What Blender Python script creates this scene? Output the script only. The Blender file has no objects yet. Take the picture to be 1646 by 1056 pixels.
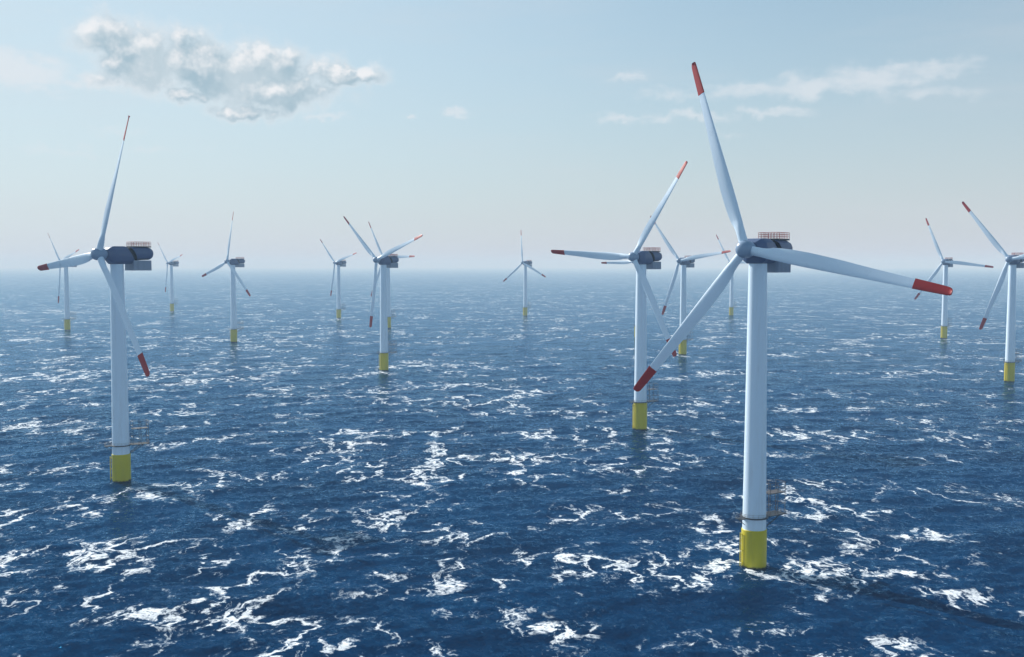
import bpy, bmesh, math, random
import numpy as np
from mathutils import Vector, Matrix
R = math.radians
sc = bpy.context.scene
C = sc.collection

# ------------------------------------------------------------------ camera
CAM_H = 85.58
cam_d = bpy.data.cameras.new('camera')
cam = bpy.data.objects.new('camera', cam_d); C.objects.link(cam)
cam.location = (0, 0, CAM_H)
cam.rotation_euler = (R(90 - 3.435), 0, 0)
cam_d.sensor_width = 36.0
cam_d.lens = 36.0 * 1672.9 / 1646
cam_d.shift_x = 1 / 1646; cam_d.shift_y = -1 / 1646
cam_d.clip_start = 1.0; cam_d.clip_end = 120000
sc.camera = cam

# ------------------------------------------------------------------ light, sky, exposure
SUN_AZ = 47.0      # degrees to the left of the view direction, in front of the camera
SUN_EL = 33.0
SUN_STRENGTH = 5.0
SKY_STRENGTH = 0.107
EXPOSURE = 0.22
sc.view_settings.view_transform = 'Standard'
sc.view_settings.look = 'None'
sc.view_settings.exposure = EXPOSURE
sc.view_settings.gamma = 1
sc.view_settings.use_curve_mapping = False
sd = bpy.data.lights.new('sun', 'SUN'); sd.energy = SUN_STRENGTH; sd.angle = R(0.53); sd.color = (1.0, 0.95, 0.87)
so = bpy.data.objects.new('sun', sd); C.objects.link(so)
sun_dir = Vector((-math.sin(R(SUN_AZ)) * math.cos(R(SUN_EL)), math.cos(R(SUN_AZ)) * math.cos(R(SUN_EL)), math.sin(R(SUN_EL))))
so.rotation_euler = sun_dir.to_track_quat('Z', 'Y').to_euler()
so.location = (-300, 200, 500)
sc.cycles.use_denoising = True
sc.cycles.volume_bounces = 1
sc.cycles.max_bounces = 8
sc.cycles.sample_clamp_indirect = 6

class NT:
    """tiny node tree helper"""
    def __init__(s, tree): s.t = tree; s.n = tree.nodes; s.l = tree.links
    def new(s, typ, **kw):
        n = s.n.new(typ)
        for k, v in kw.items(): setattr(n, k, v)
        return n
    def put(s, sock, v):
        if isinstance(v, bpy.types.NodeSocket): s.l.new(v, sock)
        else: sock.default_value = v
    def m(s, op, a, b=0.0, c=0.0, clamp=False):
        n = s.n.new('ShaderNodeMath'); n.operation = op; n.use_clamp = clamp
        s.put(n.inputs[0], a); s.put(n.inputs[1], b); s.put(n.inputs[2], c)
        return n.outputs[0]
    def vm(s, op, a, b=(0, 0, 0), sc=None):
        n = s.n.new('ShaderNodeVectorMath'); n.operation = op
        s.put(n.inputs[0], a); s.put(n.inputs[1], b)
        if sc is not None: s.put(n.inputs['Scale'], sc)
        return n.outputs[0]
    def ss(s, v, a, b, lo=0.0, hi=1.0):
        n = s.n.new('ShaderNodeMapRange'); n.interpolation_type = 'SMOOTHSTEP'
        s.put(n.inputs[0], v); s.put(n.inputs[1], a); s.put(n.inputs[2], b); s.put(n.inputs[3], lo); s.put(n.inputs[4], hi)
        return n.outputs[0]
    def noise(s, vec, scale, detail=4, rough=0.5, typ='FBM', dist=0.0, lac=2.0, out=0, norm=True):
        n = s.n.new('ShaderNodeTexNoise'); n.noise_type = typ
        if typ == 'FBM': n.normalize = norm
        s.put(n.inputs['Vector'], vec); s.put(n.inputs['Scale'], scale); s.put(n.inputs['Detail'], detail)
        s.put(n.inputs['Roughness'], rough); s.put(n.inputs['Distortion'], dist); s.put(n.inputs['Lacunarity'], lac)
        return n.outputs[out]
    def mix(s, f, a, b):
        n = s.n.new('ShaderNodeMix'); n.data_type = 'RGBA'
        s.put(n.inputs[0], f); s.put(n.inputs[6], a); s.put(n.inputs[7], b)
        return n.outputs[2]

world = bpy.data.worlds.new('World'); sc.world = world; world.use_nodes = True
W = NT(world.node_tree); W.n.clear()
sky = W.new('ShaderNodeTexSky', sky_type='NISHITA')
sky.sun_disc = False; sky.sun_elevation = R(SUN_EL); sky.sun_rotation = R(-SUN_AZ)
sky.altitude = 80; sky.air_density = 1.0; sky.dust_density = 0.3; sky.ozone_density = 3.0
tc = W.new('ShaderNodeTexCoord')
dirv = W.vm('NORMALIZE', tc.outputs['Generated'])
sep = W.new('ShaderNodeSeparateXYZ'); W.put(sep.inputs[0], dirv)
AZ = W.m('MULTIPLY', W.m('ARCTAN2', sep.outputs[0], sep.outputs[1]), 180 / math.pi)     # degrees, right positive
EL = W.m('MULTIPLY', W.m('ARCSINE', sep.outputs[2]), 180 / math.pi)
cmb = W.new('ShaderNodeCombineXYZ'); W.put(cmb.inputs[0], AZ); W.put(cmb.inputs[1], EL); P = cmb.outputs[0]

def px_dir(x, y):
    """azimuth and elevation (degrees) in which the photograph shows this point of the sky"""
    p = R(3.435); u = -(y - 527) / 1672.9; r = (x - 822) / 1672.9
    Y = math.cos(p) + u * math.sin(p); Z = -math.sin(p) + u * math.cos(p)
    return math.degrees(math.atan2(r, Y)), math.degrees(math.atan2(Z, math.hypot(r, Y)))

def blobs(lst, q, power=1.0):
    """smooth union of elliptical puffs, each (x, y, half width, half height, weight) as seen"""
    tot = None
    sp = W.new('ShaderNodeSeparateXYZ'); W.put(sp.inputs[0], q)
    for (x, y, rx, ry, w) in lst:
        a, e = px_dir(x, y)
        k = 180 / math.pi / 1672.9
        dx = W.m('MULTIPLY', W.m('SUBTRACT', sp.outputs[0], a), 1 / (rx * k))
        dy = W.m('MULTIPLY', W.m('SUBTRACT', sp.outputs[1], e), 1 / (ry * k))
        d2 = W.m('ADD', W.m('MULTIPLY', dx, dx), W.m('MULTIPLY', dy, dy))
        g = W.m('MULTIPLY', W.m('EXPONENT', W.m('MULTIPLY', d2, -1.0)), w)
        tot = g if tot is None else W.m('MAXIMUM', tot, g)
    return tot

# domain warp so that puffs get torn, irregular outlines
wv = W.vm('SUBTRACT', W.noise(P, 0.55, 5, 0.6, out=1), (0.5, 0.5, 0.5))
Q = W.vm('ADD', P, W.vm('SCALE', wv, sc=2.6))
def big_density(p):
    wv = W.vm('SUBTRACT', W.noise(p, 0.55, 5, 0.6, out=1), (0.5, 0.5, 0.5))
    q = W.vm('ADD', p, W.vm('SCALE', wv, sc=2.0))
    g = blobs([(176, 58, 64, 44, 1.05), (228, 92, 85, 50, 1.15), (290, 98, 75, 46, 1.15), (350, 112, 85, 56, 1.25), (420, 106, 85, 42, 1.2),
               (440, 150, 110, 34, 1.15), (505, 118, 66, 32, .95), (560, 120, 75, 20, 1.05), (400, 180, 80, 18, 1.0), (170, 124, 60, 20, .62),
               (305, 152, 56, 26, 1.0), (250, 62, 60, 26, .75)], q)
    return W.m('ADD', g, W.m('MULTIPLY', W.m('SUBTRACT', W.noise(p, 0.7, 8, 0.53), 0.5), 1.25))
big_d = big_density(P)
big_s = big_density(W.vm('ADD', P, (-.34, .42, 0)))          # the same cloud a little nearer the sun
stretch = W.vm('MULTIPLY', P, (0.55, 1.5, 1.0))
wv2 = W.vm('SUBTRACT', W.noise(P, 0.8, 4, 0.6, out=1), (0.5, 0.5, 0.5))
Q2 = W.vm('ADD', P, W.vm('SCALE', wv2, sc=1.6))
thin = blobs([(20, 112, 75, 28, 1.15), (60, 148, 40, 9, .6), (150, 130, 70, 14, .75), (230, 135, 60, 12, .6), (1010, 125, 42, 8, .65),
              (1000, 192, 70, 9, .62), (1100, 186, 90, 11, .72), (1240, 180, 80, 10, .72), (1080, 150, 70, 14, .55),
              (1200, 146, 80, 16, .75), (1300, 138, 80, 22, .85), (1400, 128, 110, 26, .8), (1480, 112, 90, 18, .7),
              (1500, 150, 90, 14, .6), (730, 183, 26, 9, .8), (662, 184, 12, 6, .7), (520, 184, 46, 8, .7), (90, 242, 110, 9, .45),
              (260, 240, 120, 8, .4), (190, 212, 60, 10, .45), (1170, 215, 60, 8, .4)], Q2)
det2 = W.noise(stretch, 1.1, 8, 0.62)
thin_d = W.m('ADD', thin, W.m('MULTIPLY', W.m('SUBTRACT', det2, 0.5), 1.1))
big_a = W.ss(big_d, 0.24, 0.98, 0.0, .96)
rim = W.ss(W.m('SUBTRACT', big_d, big_s), -.12, .50)          # side turned to the sun
thinness = W.ss(big_d, 0.95, 0.45)                            # sun shines through thin edges
lum = W.m('MAXIMUM', rim, W.m('MULTIPLY', thinness, .75))
thin_a = W.ss(thin_d, 0.18, .92, 0.0, 0.62)
# very faint high veil
veil = W.ss(W.noise(W.vm('MULTIPLY', P, (0.05, 0.28, 1.0)), 1.0, 6, 0.6), 0.45, 0.75, 0.0, 0.22)

SKYTINT = (.70, 1.09, .98, 1)
skyc = W.new('ShaderNodeMix'); skyc.data_type = 'RGBA'; skyc.blend_type = 'MULTIPLY'
skyc.inputs[0].default_value = 1.0; W.put(skyc.inputs[6], sky.outputs[0]); skyc.inputs[7].default_value = SKYTINT
K = 0.86 / SKY_STRENGTH
def cl(r, g, b): return (r * K, g * K, b * K, 1)
# thin bright overcast that thickens towards the horizon
hazef = W.m('ADD', .05, W.m('MULTIPLY', W.m('EXPONENT', W.m('MULTIPLY', W.m('MAXIMUM', EL, 0.0), -1 / 15)), .94))
c0 = W.mix(hazef, skyc.outputs[2], cl(.605, .60, .655))
sdot = W.new('ShaderNodeVectorMath'); sdot.operation = 'DOT_PRODUCT'; W.put(sdot.inputs[0], dirv); sdot.inputs[1].default_value = sun_dir
c0 = W.mix(W.ss(sdot.outputs['Value'], .45, 1.0, 0.0, .62), c0, cl(.70, .79, .86))      # pale glow round the sun
c1 = W.mix(veil, c0, cl(.66, .69, .73))
c2 = W.mix(thin_a, c1, cl(.80, .83, .87))
c3 = W.mix(big_a, c2, W.mix(lum, W.mix(W.ss(W.noise(P, .45, 4, .5), .38, .62), cl(.37, .51, .60), cl(.52, .63, .70)), cl(.89, .90, .92)))
c4 = W.mix(W.ss(EL, -2.5, -0.6), cl(.015, .06, .15), c3)          # the planet's far sea, under the horizon
bg = W.new('ShaderNodeBackground'); W.put(bg.inputs[0], c4); bg.inputs[1].default_value = SKY_STRENGTH
wo = W.new('ShaderNodeOutputWorld'); W.l.new(bg.outputs[0], wo.inputs[0])

# ------------------------------------------------------------------ helpers
def mat(name, col, rough=0.5, metal=0.0, spec=0.5):
    m = bpy.data.materials.new(name); m.use_nodes = True
    b = m.node_tree.nodes['Principled BSDF']
    b.inputs['Base Color'].default_value = (*col, 1); b.inputs['Roughness'].default_value = rough
    b.inputs['Metallic'].default_value = metal; b.inputs['Specular IOR Level'].default_value = spec
    return m, NT(m.node_tree), b

def paint(name, col, rough, wear=0.12, streak=(0.6, 0.6, 0.06), stain=(.30, .27, .22), growth=False):
    """painted steel or glassfibre: faint vertical rain streaks, patchy gloss"""
    m, N, b = mat(name, col, rough)
    co = N.new('ShaderNodeTexCoord').outputs['Object']
    s = N.noise(N.vm('MULTIPLY', co, streak), 1.0, 6, 0.6)
    f = N.ss(s, 0.45, 0.8, 0.0, wear)
    c = N.mix(f, (*col, 1), (*stain, 1))
    if growth:                                   # weed and wet steel just above the waterline
        sp = N.new('ShaderNodeSeparateXYZ'); N.put(sp.inputs[0], co)
        z = N.m('ADD', sp.outputs[2], N.m('MULTIPLY', N.noise(co, 0.9, 4, .6), 1.2))
        g = N.ss(z, .9, 1.6, 1.0, 0.0)
        c = N.mix(g, c, (.012, .022, .012, 1))
    N.put(b.inputs['Base Color'], c)
    N.put(b.inputs['Roughness'], N.ss(N.noise(co, 0.35, 4, .6), 0.3, 0.7, rough - .08, rough + .1))
    return m

M = {
    'white': paint('white tower paint', (.70, .84, .97), 0.38, wear=.2),
    'blade': paint('white blade gelcoat', (.70, .84, .97), 0.33, wear=.07, streak=(.5, .5, .05)),
    'red': paint('red blade tip paint', (.36, .001, .004), 0.5, wear=.06, stain=(.2, .02, .02)),
    'yellow': paint('yellow foundation paint', (.60, .50, .002), 0.42, wear=.22, streak=(.8, .8, .08), stain=(.20, .17, .03), growth=True),
    'nacelle': paint('slate blue nacelle paint', (.07, .115, .23), 0.4, wear=.2, stain=(.05, .06, .08)),
    'hub': paint('pale hub paint', (.24, .34, .48), 0.36, wear=.1),
    'dark': paint('dark steel', (.018, .024, .035), 0.5, wear=.1),
    'grey': paint('grey ribbed cladding', (.30, .36, .46), 0.5, wear=.3, stain=(.08, .08, .09)),
    'rail': paint('red guard rail paint', (.45, .01, .02), 0.5, wear=.05),
    'steel': paint('galvanised steel', (.09, .085, .09), 0.5, wear=.5, stain=(.16, .07, .04)),
}

def link(name, bm, m, parent=None, smooth=None):
    me = bpy.data.meshes.new(name)
    bmesh.ops.recalc_face_normals(bm, faces=bm.faces)
    bm.to_mesh(me); bm.free()
    me.materials.append(m)
    if smooth is not None:
        me.polygons.foreach_set('use_smooth', [True] * len(me.polygons))
        try: me.set_sharp_from_angle(angle=R(smooth))
        except Exception: pass
    o = bpy.data.objects.new(name, me); C.objects.link(o)
    if parent: o.parent = parent
    return o

def add_box(bm, cx, cy, cz, sx, sy, sz, mtx=None, bevel=0.0):
    r = bmesh.ops.create_cube(bm, size=1)
    vs = r['verts']
    for v in vs: v.co = Vector((v.co.x * sx + cx, v.co.y * sy + cy, v.co.z * sz + cz))
    if bevel:
        es = {e for v in vs for e in v.link_edges}
        rb = bmesh.ops.bevel(bm, geom=list(es), offset=bevel, segments=2, affect='EDGES', profile=.5)
        vs = [v for v in bm.verts if v in set(rb['verts']) or v.is_valid and v in vs]
    if mtx is not None:
        for v in vs: v.co = mtx @ v.co

def add_bar(bm, a, b, r=0.05, n=6):
    a = Vector(a); b = Vector(b); d = b - a
    q = d.to_track_quat('Z', 'Y').to_matrix().to_4x4()
    bmesh.ops.create_cone(bm, segments=n, radius1=r, radius2=r, depth=d.length, cap_ends=True,
                          matrix=Matrix.Translation((a + b) / 2) @ q)

def loft(bm, rings, cap=True):
    vr = [[bm.verts.new(p) for p in ring] for ring in rings]
    for a, b in zip(vr[:-1], vr[1:]):
        n = len(a)
        for i in range(n): bm.faces.new((a[i], a[(i + 1) % n], b[(i + 1) % n], b[i]))
    if cap: bm.faces.new(vr[0]); bm.faces.new(vr[-1])

def lathe(bm, prof, n=48, axis='Z', off=(0, 0, 0)):
    rings = []
    for (r, h) in prof:
        ring = []
        for i in range(n):
            t = 2 * math.pi * i / n
            p = (r * math.cos(t), r * math.sin(t), h) if axis == 'Z' else (r * math.cos(t), h, r * math.sin(t))
            ring.append((p[0] + off[0], p[1] + off[1], p[2] + off[2]))
        rings.append(ring)
    loft(bm, rings)

# ------------------------------------------------------------------ wind turbine
HUB_H, OVER, BLADE_R = 90.0, 7.33, 55.8

def airfoil(ch, th, tw, circ, le, n=28):
    """closed section in the blade's own frame: +X leading edge, -X trailing edge, -Y upwind"""
    pts = []
    for i in range(n):
        t = 2 * math.pi * i / n
        xc = 0.5 * (1 + math.cos(t))                # 1 = trailing
        sgn = 1 if math.sin(t) >= 0 else -1
        yt = 5 * (0.2969 * math.sqrt(max(xc, 0)) - 0.126 * xc - 0.3516 * xc ** 2 + 0.2843 * xc ** 3 - 0.1015 * xc ** 4)
        yt = max(yt, 0.04) * th if 0 < i < n else 0.02 * th
        x = le - xc * ch
        y = -sgn * yt * (0.62 if sgn > 0 else 0.38) * 2 * ch * 0.5
        xr = math.cos(t) * -circ; yr = -math.sin(t) * circ
        f = min(1, max(0, (ch - 2 * circ) / 1.2)) if circ > 0 else 1
        x, y = xr * (1 - f) + x * f, yr * (1 - f) + y * f
        c, s = math.cos(tw), math.sin(tw)
        pts.append((x * c + y * s, -x * s + y * c))
    return pts

def blade_stations(r):
    # radius -> chord, thickness ratio, twist, leading edge offset
    T = [(1.6, 2.5, 1, 4, 1.25), (4.5, 2.6, 1, 3, 1.3), (7, 3.2, .72, 1, 1.4), (10, 3.6, .5, 0, 1.4), (13, 3.9, .38, 0, 1.45),
         (18, 4.0, .30, 1, 1.42), (26, 3.7, .25, 6, 1.3), (35, 3.1, .21, 12, 1.15), (44, 2.6, .18, 17, 1.0),
         (46.4, 2.45, .17, 19, .95), (55.8, 2.0, .16, 22, .8)]
    for a, b in zip(T[:-1], T[1:]):
        if r <= b[0]:
            f = (r - a[0]) / (b[0] - a[0]); f = max(0, f)
            return [a[k] + (b[k] - a[k]) * f for k in range(1, 5)]
    return list(T[-1][1:])

CONE = -0.0246
def ring_at(r, grow=1.0, cmul=1.0, thmul=1.0):
    ch, th, tw, le = blade_stations(r)
    circ = 1.25 if r < 7 else 0
    pts = airfoil(ch * grow * cmul, th * thmul, R(tw), circ if r < 7 else 0.6, le * grow)
    pb = -math.sin(CONE) * r - 0.6 * (r / BLADE_R) ** 2 * 0
    return [(x, y + pb, r * math.cos(CONE)) for x, y in pts]

def make_turbine(white_band):
    """every part in the turbine's own frame: origin at the waterline, rotor facing -Y"""
    root = bpy.data.objects.new('wind_turbine', None); C.objects.link(root)
    root.empty_display_size = 5
    ftop = 11.0 if white_band else 14.15
    # foundation
    bm = bmesh.new(); lathe(bm, [(3.55, -8), (3.55, -2), (3.55, 3), (3.55, 7), (3.55, ftop - .15), (3.45, ftop)], 64)
    fo = link('foundation', bm, M['yellow'], root, 30)
    for _ in (0,):
        bm = bmesh.new()
        for s in (-1, 1):
            a = R(238) + s * .13
            x, y = math.cos(a), math.sin(a)
            add_bar(bm, (x * 4.15, y * 4.15, -3), (x * 4.15, y * 4.15, ftop - 1.0), .13, 8)
            for z in (1.5, 5, ftop - 1.6): add_bar(bm, (x * 3.5, y * 3.5, z), (x * 4.15, y * 4.15, z), .09, 6)
        ca, sa = math.cos(R(238)), math.sin(R(238))
        for i in range(26):
            z = -1 + i * .45
            if z > ftop - 1.1: break
            a1, a2 = R(238) - .13, R(238) + .13
            add_bar(bm, (math.cos(a1) * 4.12, math.sin(a1) * 4.12, z), (math.cos(a2) * 4.12, math.sin(a2) * 4.12, z), .035, 5)
        link('boat_ladder', bm, M['yellow'], fo, 30)
    # tower, with its faint section joints
    bm = bmesh.new()
    prof = []
    z0, z1, r0, r1 = ftop, HUB_H - 3.9, 3.32, 2.52
    def rad(z): return r0 + (r1 - r0) * (z - 11) / (z1 - 11)
    zs = [z0]
    for j in (33.0, 58.0): zs += [j - .07, j - .06, j + .06, j + .07]
    zs += [z1]
    for k, z in enumerate(zs):
        bump = .035 if any(abs(abs(z - j) - .06) < .001 for j in (33., 58.)) else 0
        prof.append((rad(z) + bump, z))
    full = []
    for a, b in zip(prof[:-1], prof[1:]):
        n = max(1, int((b[1] - a[1]) / 4))
        for i in range(n): full.append((a[0] + (b[0] - a[0]) * i / n, a[1] + (b[1] - a[1]) * i / n))
    full.append(prof[-1])
    lathe(bm, full, 64)
    link('tower', bm, M['white'], root, 30)
    # service platform: a narrow ring with a landing deck, the frame and upper basket on it
    PZ = 14.4
    bm = bmesh.new()
    n = 64; rings = []
    for (r, z) in ((3.30, PZ - .14), (3.95, PZ - .14), (3.95, PZ + .14), (3.30, PZ + .14)):
        rings.append([(r * math.cos(2 * math.pi * i / n), r * math.sin(2 * math.pi * i / n), z) for i in range(n)])
    loft(bm, rings + [rings[0]], cap=False); bmesh.ops.remove_doubles(bm, verts=bm.verts, dist=1e-4)
    ang = R(73)
    mt = Matrix.Rotation(ang, 4, 'Z')
    add_box(bm, 7.2, 0, PZ - .03, 6.8, 4.6, .2, mt)
    add_box(bm, -4.9, .3, PZ - .03, 2.3, 2.2, .2, mt)
    for y in (-1.6, 1.6):                                    # braces under the deck
        add_bar(bm, mt @ Vector((3.3, y * .6, PZ - 3.4)), mt @ Vector((8.4, y, PZ - .2)), .16)
    add_bar(bm, mt @ Vector((-3.4, .3, PZ - 2)), mt @ Vector((-5.8, .3, PZ - .2)), .1)
    pf = link('service_platform', bm, M['dark'], root)
    bm = bmesh.new()
    def T(x, y, z): return mt @ Vector((x, y, z))
    x0, x1, yy = 4.3, 10.5, 2.15
    for (x, y) in ((x0, -yy), (x0 + 1.95, -yy), (x1, -yy), (x1, yy), (x0, yy), (x1, 0)):
        add_bar(bm, T(x, y, PZ), T(x, y, PZ + 1.15), .05)
    for h in (.6, 1.15):
        add_bar(bm, T(x0, -yy, PZ + h), T(x1, -yy, PZ + h), .04)
        add_bar(bm, T(x1, -yy, PZ + h), T(x1, yy, PZ + h), .04)
        add_bar(bm, T(x1, yy, PZ + h), T(x0, yy, PZ + h), .04)
    for (x, y) in ((-5.9, -.7), (-5.9, 1.3), (-4.4, -.7), (-4.4, 1.3)):
        add_bar(bm, T(x, y, PZ), T(x, y, PZ + 1.15), .05)
    for h in (.6, 1.15):
        add_bar(bm, T(-5.9, -.7, PZ + h), T(-5.9, 1.3, PZ + h), .04)
        add_bar(bm, T(-5.9, -.7, PZ + h), T(-4.0, -.7, PZ + h), .04)
        add_bar(bm, T(-5.9, 1.3, PZ + h), T(-4.0, 1.3, PZ + h), .04)
    k = 48
    for h in (.6, 1.15):
        for i in range(k):
            a, b = 2 * math.pi * i / k, 2 * math.pi * (i + 1) / k
            add_bar(bm, (3.88 * math.cos(a), 3.88 * math.sin(a), PZ + h), (3.88 * math.cos(b), 3.88 * math.sin(b), PZ + h), .022, 4)
    for i in range(16):
        a = 2 * math.pi * i / 16
        add_bar(bm, (3.88 * math.cos(a), 3.88 * math.sin(a), PZ), (3.88 * math.cos(a), 3.88 * math.sin(a), PZ + 1.15), .025, 4)
    link('railing', bm, M['steel'], pf)
    bm = bmesh.new()
    for (x, y) in ((x0, -1.8), (x0 + 3.1, -1.8), (x1 - .2, -1.8), (x0, 1.8), (x0 + 3.1, 1.8), (x1 - .2, 1.8)):
        add_bar(bm, T(x, y, PZ), T(x, y, PZ + 9.2), .10)
    for h in (3.0, 7.4, 9.2):
        for y in (-1.8, 1.8): add_bar(bm, T(x0, y, PZ + h), T(x1 - .2, y, PZ + h), .065)
        for x in (x0, x1 - .2): add_bar(bm, T(x, -1.8, PZ + h), T(x, 1.8, PZ + h), .065)
    add_box(bm, (x0 + x1 - .2) / 2, 0, PZ + 6.2, x1 - x0 - .1, 3.5, .22, mt)
    add_bar(bm, T(x0, -1.8, PZ + 3), T(x1 - .2, -1.8, PZ), .05); add_bar(bm, T(x0, 1.8, PZ), T(x1 - .2, 1.8, PZ + 3), .05)
    link('access_frame', bm, M['steel'], pf)

    # nacelle: faceted front drum, slanting dark gap, rounded rear body
    def section(hw, top, bot, y, slant=0.0, cz=.42):
        h = top - bot; w = hw; zt, zb = HUB_H + top, HUB_H + bot
        pts = [(-w * .62, zt), (w * .62, zt), (w * .90, zt - h * .16), (w, zt - h * .38), (w, zb + h * .36), (w * .86, zb + h * .14), (w * .55, zb), (-w * .55, zb),
               (-w * .86, zb + h * .14), (-w, zb + h * .36), (-w, zt - h * .38), (-w * .90, zt - h * .16)]
        return [(x, y + slant * (HUB_H + .2 - z), z) for x, z in pts]
    bm = bmesh.new()
    loft(bm, [section(2.2, 1.9, -2.1, -4.4), section(3.7, 2.9, -3.4, -2.9), section(4.1, 3.05, -3.9, -2.2), section(4.05, 3.05, -3.9, 2.0), section(3.7, 2.9, -3.7, 4.3, .55)])
    na = link('nacelle', bm, M['nacelle'], root, 24)
    bm = bmesh.new()
    loft(bm, [section(3.2, 2.4, -3.0, 4.1, .55), section(3.2, 2.3, -2.3, 5.4, .5), section(4.2, 2.72, -2.45, 5.72, .5), section(4.2, 2.72, -2.45, 5.78, .5)])
    link('joint_gap', bm, M['dark'], na)
    bm = bmesh.new()
    loft(bm, [section(4.3, 2.78, -2.5, 5.8, .5), section(4.3, 2.75, -2.3, 9.0), section(4.25, 2.65, -2.2, 12.2), section(3.95, 2.35, -1.9, 13.2), section(3.2, 1.9, -1.3, 13.9)])
    link('rear_housing', bm, M['nacelle'], na, 30)
    bm = bmesh.new()                                          # cooler box slung under the rear
    bz0, bz1 = HUB_H - 6.45, HUB_H - 2.45
    add_box(bm, 0, 9.0, (bz0 + bz1) / 2, 7.4, 7.4, bz1 - bz0)
    for i in range(19):
        add_box(bm, -3.42 + i * .38, 5.27, (bz0 + bz1) / 2, .17, .14, bz1 - bz0 - .5)
    for s in (-1, 1):
        for i in range(14):
            add_box(bm, s * 3.73, 5.7 + i * .5, (bz0 + bz1) / 2, .12, .10, bz1 - bz0 - .5)
    link('cooler_box', bm, M['grey'], na)
    bm = bmesh.new()                                          # roof deck and red guard rail
    add_box(bm, 0, 9.4, HUB_H + 2.95, 6.1, 7.4, .45)
    link('roof_deck', bm, M['dark'], na)
    bm = bmesh.new()
    zt = HUB_H + 3.17; hx, ya, yb = 3.0, 5.8, 13.0
    ny, nx = 7, 6
    for s in (-1, 1):
        for i in range(ny + 1):
            y = ya + (yb - ya) * i / ny; add_bar(bm, (s * hx, y, zt), (s * hx, y, zt + 1.75), .065)
        for h in (.58, 1.17, 1.75): add_bar(bm, (s * hx, ya, zt + h), (s * hx, yb, zt + h), .055)
    for y in (ya, yb):
        for i in range(1, nx):
            x = -hx + 2 * hx * i / nx; add_bar(bm, (x, y, zt), (x, y, zt + 1.75), .065)
        for h in (.58, 1.17, 1.75): add_bar(bm, (-hx, y, zt + h), (hx, y, zt + h), .055)
    link('guard_rail', bm, M['rail'], na)
    # hub
    bm = bmesh.new()
    prof = [(.05, -2.95), (.7, -2.88), (1.35, -2.65), (1.85, -2.25), (2.2, -1.65), (2.4, -.9), (2.45, 0), (2.42, .9), (2.3, 1.7), (2.1, 2.3), (1.7, 2.5), (1.7, 3.1)]
    lathe(bm, [(r, h - OVER) for r, h in prof], 48, 'Y', (0, 0, HUB_H))
    hub = link('hub', bm, M['hub'], root, 40)
    # blades, each with its red tip
    for k in range(3):
        if k == 0:
            bm = bmesh.new()
            rs = [1.6, 2.2, 3.0, 4.5, 5.2, 6, 6.9, 8, 9, 10, 11.5, 13, 15, 18, 21, 24, 27, 30, 33, 36, 39, 42, 44.5, 46.9]
            loft(bm, [ring_at(r) for r in rs])
            bl = link('blade', bm, M['blade'], root, 50); me = bl.data
            bm = bmesh.new()
            rr = [46.4, 48.5, 51, 53.5, 54.9]
            rings = [ring_at(r, 1.13, 1.0, 1.15) for r in rr]
            rings.append(ring_at(55.45, 1.08, .98, 1.0)); rings.append(ring_at(55.8, .9, .9, .6))
            loft(bm, rings)
            tp = link('blade_tip', bm, M['red'], bl, 50); mt_ = tp.data
        else:
            bl = bpy.data.objects.new('blade', me); C.objects.link(bl); bl.parent = root
            tp = bpy.data.objects.new('blade_tip', mt_); C.objects.link(tp); tp.parent = bl
        bl.location = (0, -OVER, HUB_H)
    return root

def kids(o): return [c for c in list(C.objects) if c.parent == o]
def copy_tree(o, parent=None):
    c = o.copy(); C.objects.link(c); c.parent = parent
    for ch in kids(o): copy_tree(ch, c)
    return c
def set_phase(root, ph):
    k = 0
    for ch in kids(root):
        if ch.name.startswith('blade'):
            ch.rotation_euler = (0, R(ph + 120 * k), 0); k += 1

YAW = 43.2
TURBINES = [  # x, y, blade phase, yaw offset, scale, white band, label
    (69.0, 291.8, 101.4, -2.3, 1, True, 'nearest and tallest turbine, a broad red tipped blade stretched right, foam round its yellow foot'),
    (-155.0, 409.6, 24.3, -1.7, 1, True, 'big turbine nearest the left edge with one dark blade pointing straight up'),
    (67.4, 540.6, 33.5, -1.3, 1, False, 'turbine behind the lowest blade of the nearest one, its own blade lying level leftward'),
    (367.8, 765.0, 80.9, 1.8, 1, False, 'turbine at the right edge with its nacelle cut off by the picture'),
    (-104.0, 847.2, 70.4, -1.2, 1, False, 'mid distance turbine with blades like a Y, one red tip hanging beside its tower'),
    (164.8, 997.3, 81.2, 0.4, 1, False, 'turbine standing in the gap between the nearest turbine and the one just behind it'),
    (-310.5, 1162.1, 12.5, -1.5, 1, False, 'turbine with one blade upright and two spread low, third tower from the left'),
    (508.8, 1221.3, 96.7, -0.1, 1, False, 'far turbine behind the red tip that the nearest turbine stretches right'),
    (150.0, 1231.4, 28.8, 6.8, 1, False, 'turbine hidden behind a nearer tower, only a level blade and yellow sliver showing'),
    (-589.2, 1379.3, 73.8, 0.5, 1, False, 'small hazy turbine at the far left, behind the left pointing blade of a big one'),
    (-168.5, 1421.8, 87.9, -2.3, 1.06, False, 'far turbine hidden behind the Y bladed tower, two faint blades showing'),
    (-280.8, 1692.9, 74.1, -0.7, 1, False, 'small hazy turbine just left of the Y bladed mid distance one'),
    (23.8, 1771.7, 115.2, -0.4, 1, False, 'lone hazy turbine near the middle of the horizon, two blades sloping down like a roof'),
    (376.1, 1777.7, 89.8, 0.7, 1, False, 'small hazy turbine close left of the nearest tower, partly behind its blade'),
    (-632.8, 1940.2, 74.5, 1.3, 1, False, 'smallest, farthest hazy turbine just right of the big left one and its nacelle'),
]
protos = {}
turbs = []
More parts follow.
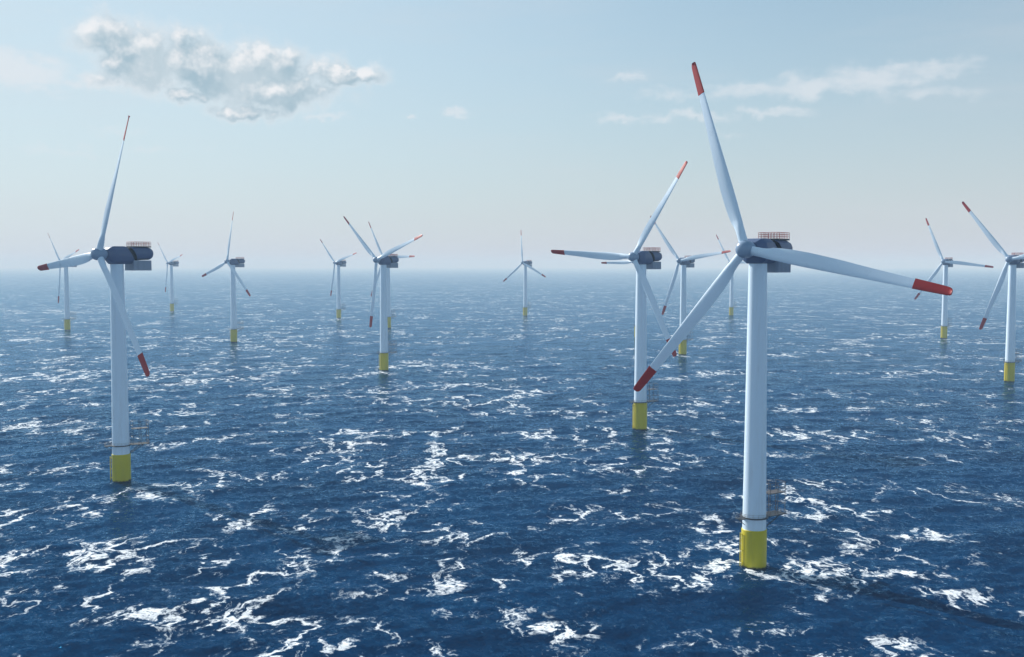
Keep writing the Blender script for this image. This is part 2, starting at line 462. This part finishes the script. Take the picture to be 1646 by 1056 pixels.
for (x, y, ph, dy, s, wb, label) in TURBINES:
    if wb not in protos: t = protos[wb] = make_turbine(wb)
    else: t = copy_tree(protos[wb])
    t.location = (x, y, 0); t.rotation_euler = (0, 0, R(-(YAW + dy))); t.scale = (s, s, s)
    set_phase(t, ph)
    t['label'] = label; t['category'] = 'wind turbine'; t['group'] = 'offshore wind turbines standing in the sea'
    turbs.append(t)

# ------------------------------------------------------------------ sea
rng = np.random.default_rng(11)
fine = np.radians(np.arange(-40, 40.001, 0.07))
coarse = np.radians(np.arange(41, 319.5, 1.5))
az = np.concatenate([fine, coarse])
rad_ = np.concatenate([[2, 30, 70, 110, 140], 160 * 1.0045 ** np.arange(0, 1150)])
rad_ = rad_[rad_ < 38000]; rad_ = np.append(rad_, 40000)
nr, na_ = len(rad_), len(az)
RR, AA = np.meshgrid(rad_, az, indexing='ij')
X = (RR * np.sin(AA)).astype(np.float32); Y = (RR * np.cos(AA)).astype(np.float32)
Z = np.zeros_like(X); DX = np.zeros_like(X); DY = np.zeros_like(X); JAC = np.zeros_like(X)
dr = np.gradient(rad_); da = np.gradient(az)
isfine = (np.arange(na_) < len(fine)).astype(np.float32)
sp_r = dr[:, None] * np.ones((1, na_)); sp = sp_r.astype(np.float32)
rows_ok = rad_ > 150
NW = 84
lam = np.exp(np.linspace(np.log(3.2), np.log(75), NW)) * rng.uniform(.95, 1.05, NW)
wind = R(-62)            # waves run roughly towards the lower right
th = wind + rng.normal(0, .62, NW)
phs = rng.uniform(0, 2 * np.pi, NW)
r0i = int(np.argmax(rows_ok))
Xs, Ys = X[r0i:, :len(fine)], Y[r0i:, :len(fine)]
spf = sp[r0i:, :len(fine)]
for l, t, p in zip(lam, th, phs):
    k = 2 * np.pi / l
    st = 0.017 * (1.0 if l < 14 else (14 / l) ** .75)
    a = st / k
    nrow = int(np.searchsorted(spf[:, 0], l / 2.2))
    if nrow < 2: continue
    w = np.clip((l / spf[:nrow] - 2.2) / 2.0, 0, 1).astype(np.float32)
    ph = (k * (np.cos(t) * Xs[:nrow] + np.sin(t) * Ys[:nrow]) + p).astype(np.float32)
    s_, c_ = np.sin(ph), np.cos(ph)
    Z[r0i:r0i + nrow, :len(fine)] += w * a * c_
    DX[r0i:r0i + nrow, :len(fine)] -= w * .8 * a * np.cos(t) * s_
    DY[r0i:r0i + nrow, :len(fine)] -= w * .8 * a * np.sin(t) * s_
    JAC[r0i:r0i + nrow, :len(fine)] += w * st * c_
edge = np.clip((np.radians(40) - np.abs(AA[:, :len(fine)])) / np.radians(1.5), 0, 1)
for A in (Z, DX, DY, JAC): A[:, :len(fine)] *= edge
boost = np.zeros_like(X)
for (tx, ty, *_r) in TURBINES[:6]:
    d = np.hypot(X - tx - 1.5, Y - ty + 1.0)
    boost = np.maximum(boost, np.exp(-((d - 3.5) / 3.0) ** 2) * .42)
# the nearest tower drags a wake of foam away to the right
tx, ty = TURBINES[0][:2]
boost = np.maximum(boost, .45 * np.exp(-((X - tx - 12) / 15) ** 2 - ((Y - ty + 6 + .12 * (X - tx)) / 6) ** 2))
# where the wind has broken the water most: patches of foam, each with its centre and half sizes on the sea (metres)
def sea_patch(x, y, rx, ry):
    p_ = R(3.435); u_ = -(y - 527) / 1672.9; r_ = (x - 822) / 1672.9
    Yd = math.cos(p_) + u_ * math.sin(p_); Zd = -math.sin(p_) + u_ * math.cos(p_)
    t_ = CAM_H / -Zd
    return r_ * t_, Yd * t_, rx * t_ / 1672.9, ry * t_ * t_ / (1672.9 * CAM_H)
for (x_, y_, rx_, ry_) in [(790, 985, 80, 12), (790, 985, 80, 12), (890, 1012, 90, 14), (890, 1012, 90, 14), (1060, 1035, 70, 10), (410, 998, 150, 10), (410, 998, 150, 10), (120, 818, 60, 10), (480, 850, 120, 14),
        (730, 885, 36, 14), (870, 905, 45, 12), (1290, 925, 130, 14), (1010, 905, 90, 10), (1080, 830, 60, 12), (650, 745, 160, 18), (560, 700, 180, 15),
        (350, 700, 150, 9), (760, 650, 120, 11), (250, 600, 200, 16), (60, 600, 90, 16), (700, 590, 90, 9), (1480, 860, 70, 10), (1550, 960, 60, 34),
        (1430, 1030, 90, 16), (1330, 770, 110, 13), (1380, 700, 120, 8), (1000, 745, 110, 10), (660, 640, 90, 9), (100, 650, 80, 9), (60, 900, 70, 12),
        (1330, 905, 60, 10), (840, 850, 40, 9), (230, 545, 160, 7), (80, 500, 120, 6), (420, 545, 90, 6)]:
    a_, b_, wa_, wb_ = sea_patch(x_, y_, rx_, ry_)
    boost = boost + .25 * np.exp(-((X - a_) / wa_) ** 2 - ((Y - b_) / wb_) ** 2)
for (x_, y_, rx_, ry_) in [(1430, 620, 190, 60), (1000, 600, 100, 30), (900, 560, 250, 20), (780, 830, 60, 14)]:        # calmer water
    a_, b_, wa_, wb_ = sea_patch(x_, y_, rx_, ry_)
    boost = boost - .14 * np.exp(-((X - a_) / wa_) ** 2 - ((Y - b_) / wb_) ** 2)
co = np.empty((nr * na_ + 1, 3), np.float32)
co[:-1, 0] = (X + DX).ravel(); co[:-1, 1] = (Y + DY).ravel(); co[:-1, 2] = Z.ravel(); co[-1] = 0
idx = np.arange(nr * na_).reshape(nr, na_)
nxt = np.roll(idx, -1, axis=1)
quads = np.stack([idx[:-1], idx[1:], nxt[1:], nxt[:-1]], -1).reshape(-1, 4)[:, ::-1]
tris = np.stack([np.full(na_, nr * na_), idx[0], nxt[0]], -1)[:, ::-1]
me = bpy.data.meshes.new('sea')
nq, nt = len(quads), len(tris)
me.vertices.add(len(co)); me.vertices.foreach_set('co', co.ravel())
me.loops.add(nq * 4 + nt * 3)
me.loops.foreach_set('vertex_index', np.concatenate([quads.ravel(), tris.ravel()]).astype(np.int32))
me.polygons.add(nq + nt)
me.polygons.foreach_set('loop_start', np.concatenate([np.arange(nq) * 4, nq * 4 + np.arange(nt) * 3]).astype(np.int32))
me.polygons.foreach_set('use_smooth', np.ones(nq + nt, bool))
me.update(calc_edges=True)
at = me.attributes.new('crest', 'FLOAT', 'POINT'); at.data.foreach_set('value', np.append(JAC.ravel(), 0).astype(np.float32))
at = me.attributes.new('wash', 'FLOAT', 'POINT'); at.data.foreach_set('value', np.append(boost.ravel(), 0).astype(np.float32))
sea = bpy.data.objects.new('sea', me); C.objects.link(sea); sea['kind'] = 'structure'

m, N, b = mat('sea water', (.004, .03, .085), 0.12); me.materials.append(m)
geo = N.new('ShaderNodeNewGeometry'); pos = geo.outputs['Position']
flat = N.vm('MULTIPLY', pos, (1, 1, 0))
crest = N.new('ShaderNodeAttribute', attribute_name='crest').outputs['Fac']
wash = N.new('ShaderNodeAttribute', attribute_name='wash').outputs['Fac']
# foam: a torn web of ridges, only inside patches
warp = N.vm('SCALE', N.vm('SUBTRACT', N.noise(flat, 1 / 14, 3, .55, out=1), (.5, .5, .5)), sc=16.0)
warp2 = N.vm('SCALE', N.vm('SUBTRACT', N.noise(flat, 1 / 2.2, 3, .6, out=1), (.5, .5, .5)), sc=2.4)
fp = N.vm('ADD', N.vm('ADD', flat, warp), warp2)
fp = N.vm('MULTIPLY', fp, (1.25, .62, 1))
def ridge(v, scale, det=3, rough=.55, k=20.0):
    n_ = N.noise(v, scale, det, rough)
    return N.m('SUBTRACT', 1.0, N.m('MULTIPLY', N.m('ABSOLUTE', N.m('SUBTRACT', n_, .5)), k), clamp=True)
r1 = ridge(fp, 1 / 22, 6, .56, 21)
r2 = ridge(N.vm('ADD', fp, (77, 31, 0)), 1 / 8.5, 5, .56, 20)
patch = N.noise(N.vm('ADD', N.vm('MULTIPLY', flat, (.95, .8, 1)), (200, 900, 0)), 1 / 36, 4, .6)
patchm = N.ss(patch, .40, .62)
grain = N.noise(N.vm('MULTIPLY', flat, (1.2, .6, 1)), 1 / 1.5, 5, .72)
r3 = ridge(N.vm('ADD', N.vm('MULTIPLY', fp, (.9, 1.1, 1)), (7, 131, 0)), 1 / 3.2, 4, .55, 12)
web = N.m('ADD', N.m('MULTIPLY', r1, .84), N.m('ADD', N.m('MULTIPLY', r2, .48), N.m('MULTIPLY', r3, .20)))
zone = N.ss(N.noise(N.vm('ADD', flat, (40, 700, 0)), 1 / 150, 3, .5), .36, .64, -.34, .08)
mask = N.m('ADD', N.m('ADD', patchm, zone), N.m('MULTIPLY', wash, 1.7))
mask = N.m('MINIMUM', N.m('MAXIMUM', mask, 0.0), 1.0)
fo_ = N.m('MULTIPLY', web, N.m('ADD', .30, N.m('MULTIPLY', mask, .66)))
fo_ = N.m('ADD', fo_, N.m('MULTIPLY', crest, .35))
fo_ = N.m('ADD', fo_, N.m('MULTIPLY', N.m('SUBTRACT', grain, .5), 1.0))
foam = N.ss(fo_, .38, 1.02)
under = N.ss(fo_, .25, .85, 0.0, .30)                       # aerated water round the foam
tone = N.ss(N.noise(flat, 1 / 55, 3, .5), .3, .7)
wcol = N.mix(tone, (.0002, .015, .052, 1), (.0004, .026, .082, 1))
wcol = N.mix(under, wcol, (.05, .20, .36, 1))
N.put(b.inputs['Base Color'], N.mix(foam, wcol, (.82, .86, .90, 1)))
N.put(b.inputs['Roughness'], N.m('ADD', .13, N.m('MULTIPLY', foam, .55)))

# small ripples tilt the surface directly, at several sizes
def tilt(scale, det, amt, st=(1, 1, 1)):
    c = N.noise(N.vm('MULTIPLY', flat, st), scale, det, .6, out=1)
    return N.vm('SCALE', N.vm('MULTIPLY', N.vm('SUBTRACT', c, (.5, .5, .5)), (1, 1, 0)), sc=amt)
nn = N.vm('ADD', geo.outputs['Normal'], N.vm('ADD', tilt(1 / 2.0, 3, .75), tilt(1 / .55, 2, .85)))
nn = N.vm('ADD', nn, tilt(1 / 9, 2, .3, (.7, 1, 1)))
nrm = N.vm('NORMALIZE', nn)
N.put(b.inputs['Normal'], nrm)
b.inputs['Specular IOR Level'].default_value = 0.0
gl = N.new('ShaderNodeBsdfGlossy'); gl.inputs['Roughness'].default_value = .14; N.put(gl.inputs['Normal'], nrm)
fr = N.new('ShaderNodeFresnel'); fr.inputs['IOR'].default_value = 1.333; N.put(fr.inputs['Normal'], nrm)
N.put(gl.inputs['Color'], N.mix(N.m('POWER', fr.outputs[0], 1.5), (.07, .50, 1.0, 1), (.60, .84, 1.0, 1)))
mx = N.new('ShaderNodeMixShader')
N.put(mx.inputs[0], N.m('MULTIPLY', N.m('MULTIPLY', fr.outputs[0], N.m('ADD', .16, N.m('MULTIPLY', fr.outputs[0], .80)), clamp=True), N.m('SUBTRACT', 1.0, foam)))
out = N.n['Material Output']
N.l.new(b.outputs[0], mx.inputs[1]); N.l.new(gl.outputs[0], mx.inputs[2]); N.l.new(mx.outputs[0], out.inputs[0])

# ------------------------------------------------------------------ haze
bm = bmesh.new()
add_box(bm, 0, 0, 0, 84000, 84000, 1)
for v in bm.verts: v.co.z = -10.0 if v.co.z < 0 else 190.0
hm = bpy.data.materials.new('haze'); hm.use_nodes = True
H = NT(hm.node_tree); H.n.clear()
pv = H.new('ShaderNodeVolumePrincipled')
pv.inputs['Color'].default_value = (.56, .75, .94, 1); pv.inputs['Absorption Color'].default_value = (.65, .65, .65, 1); pv.inputs['Density'].default_value = 0.00015; pv.inputs['Anisotropy'].default_value = 0.0
ho = H.new('ShaderNodeOutputMaterial'); H.l.new(pv.outputs[0], ho.inputs['Volume'])
haze = link('haze', bm, hm); haze['kind'] = 'stuff'
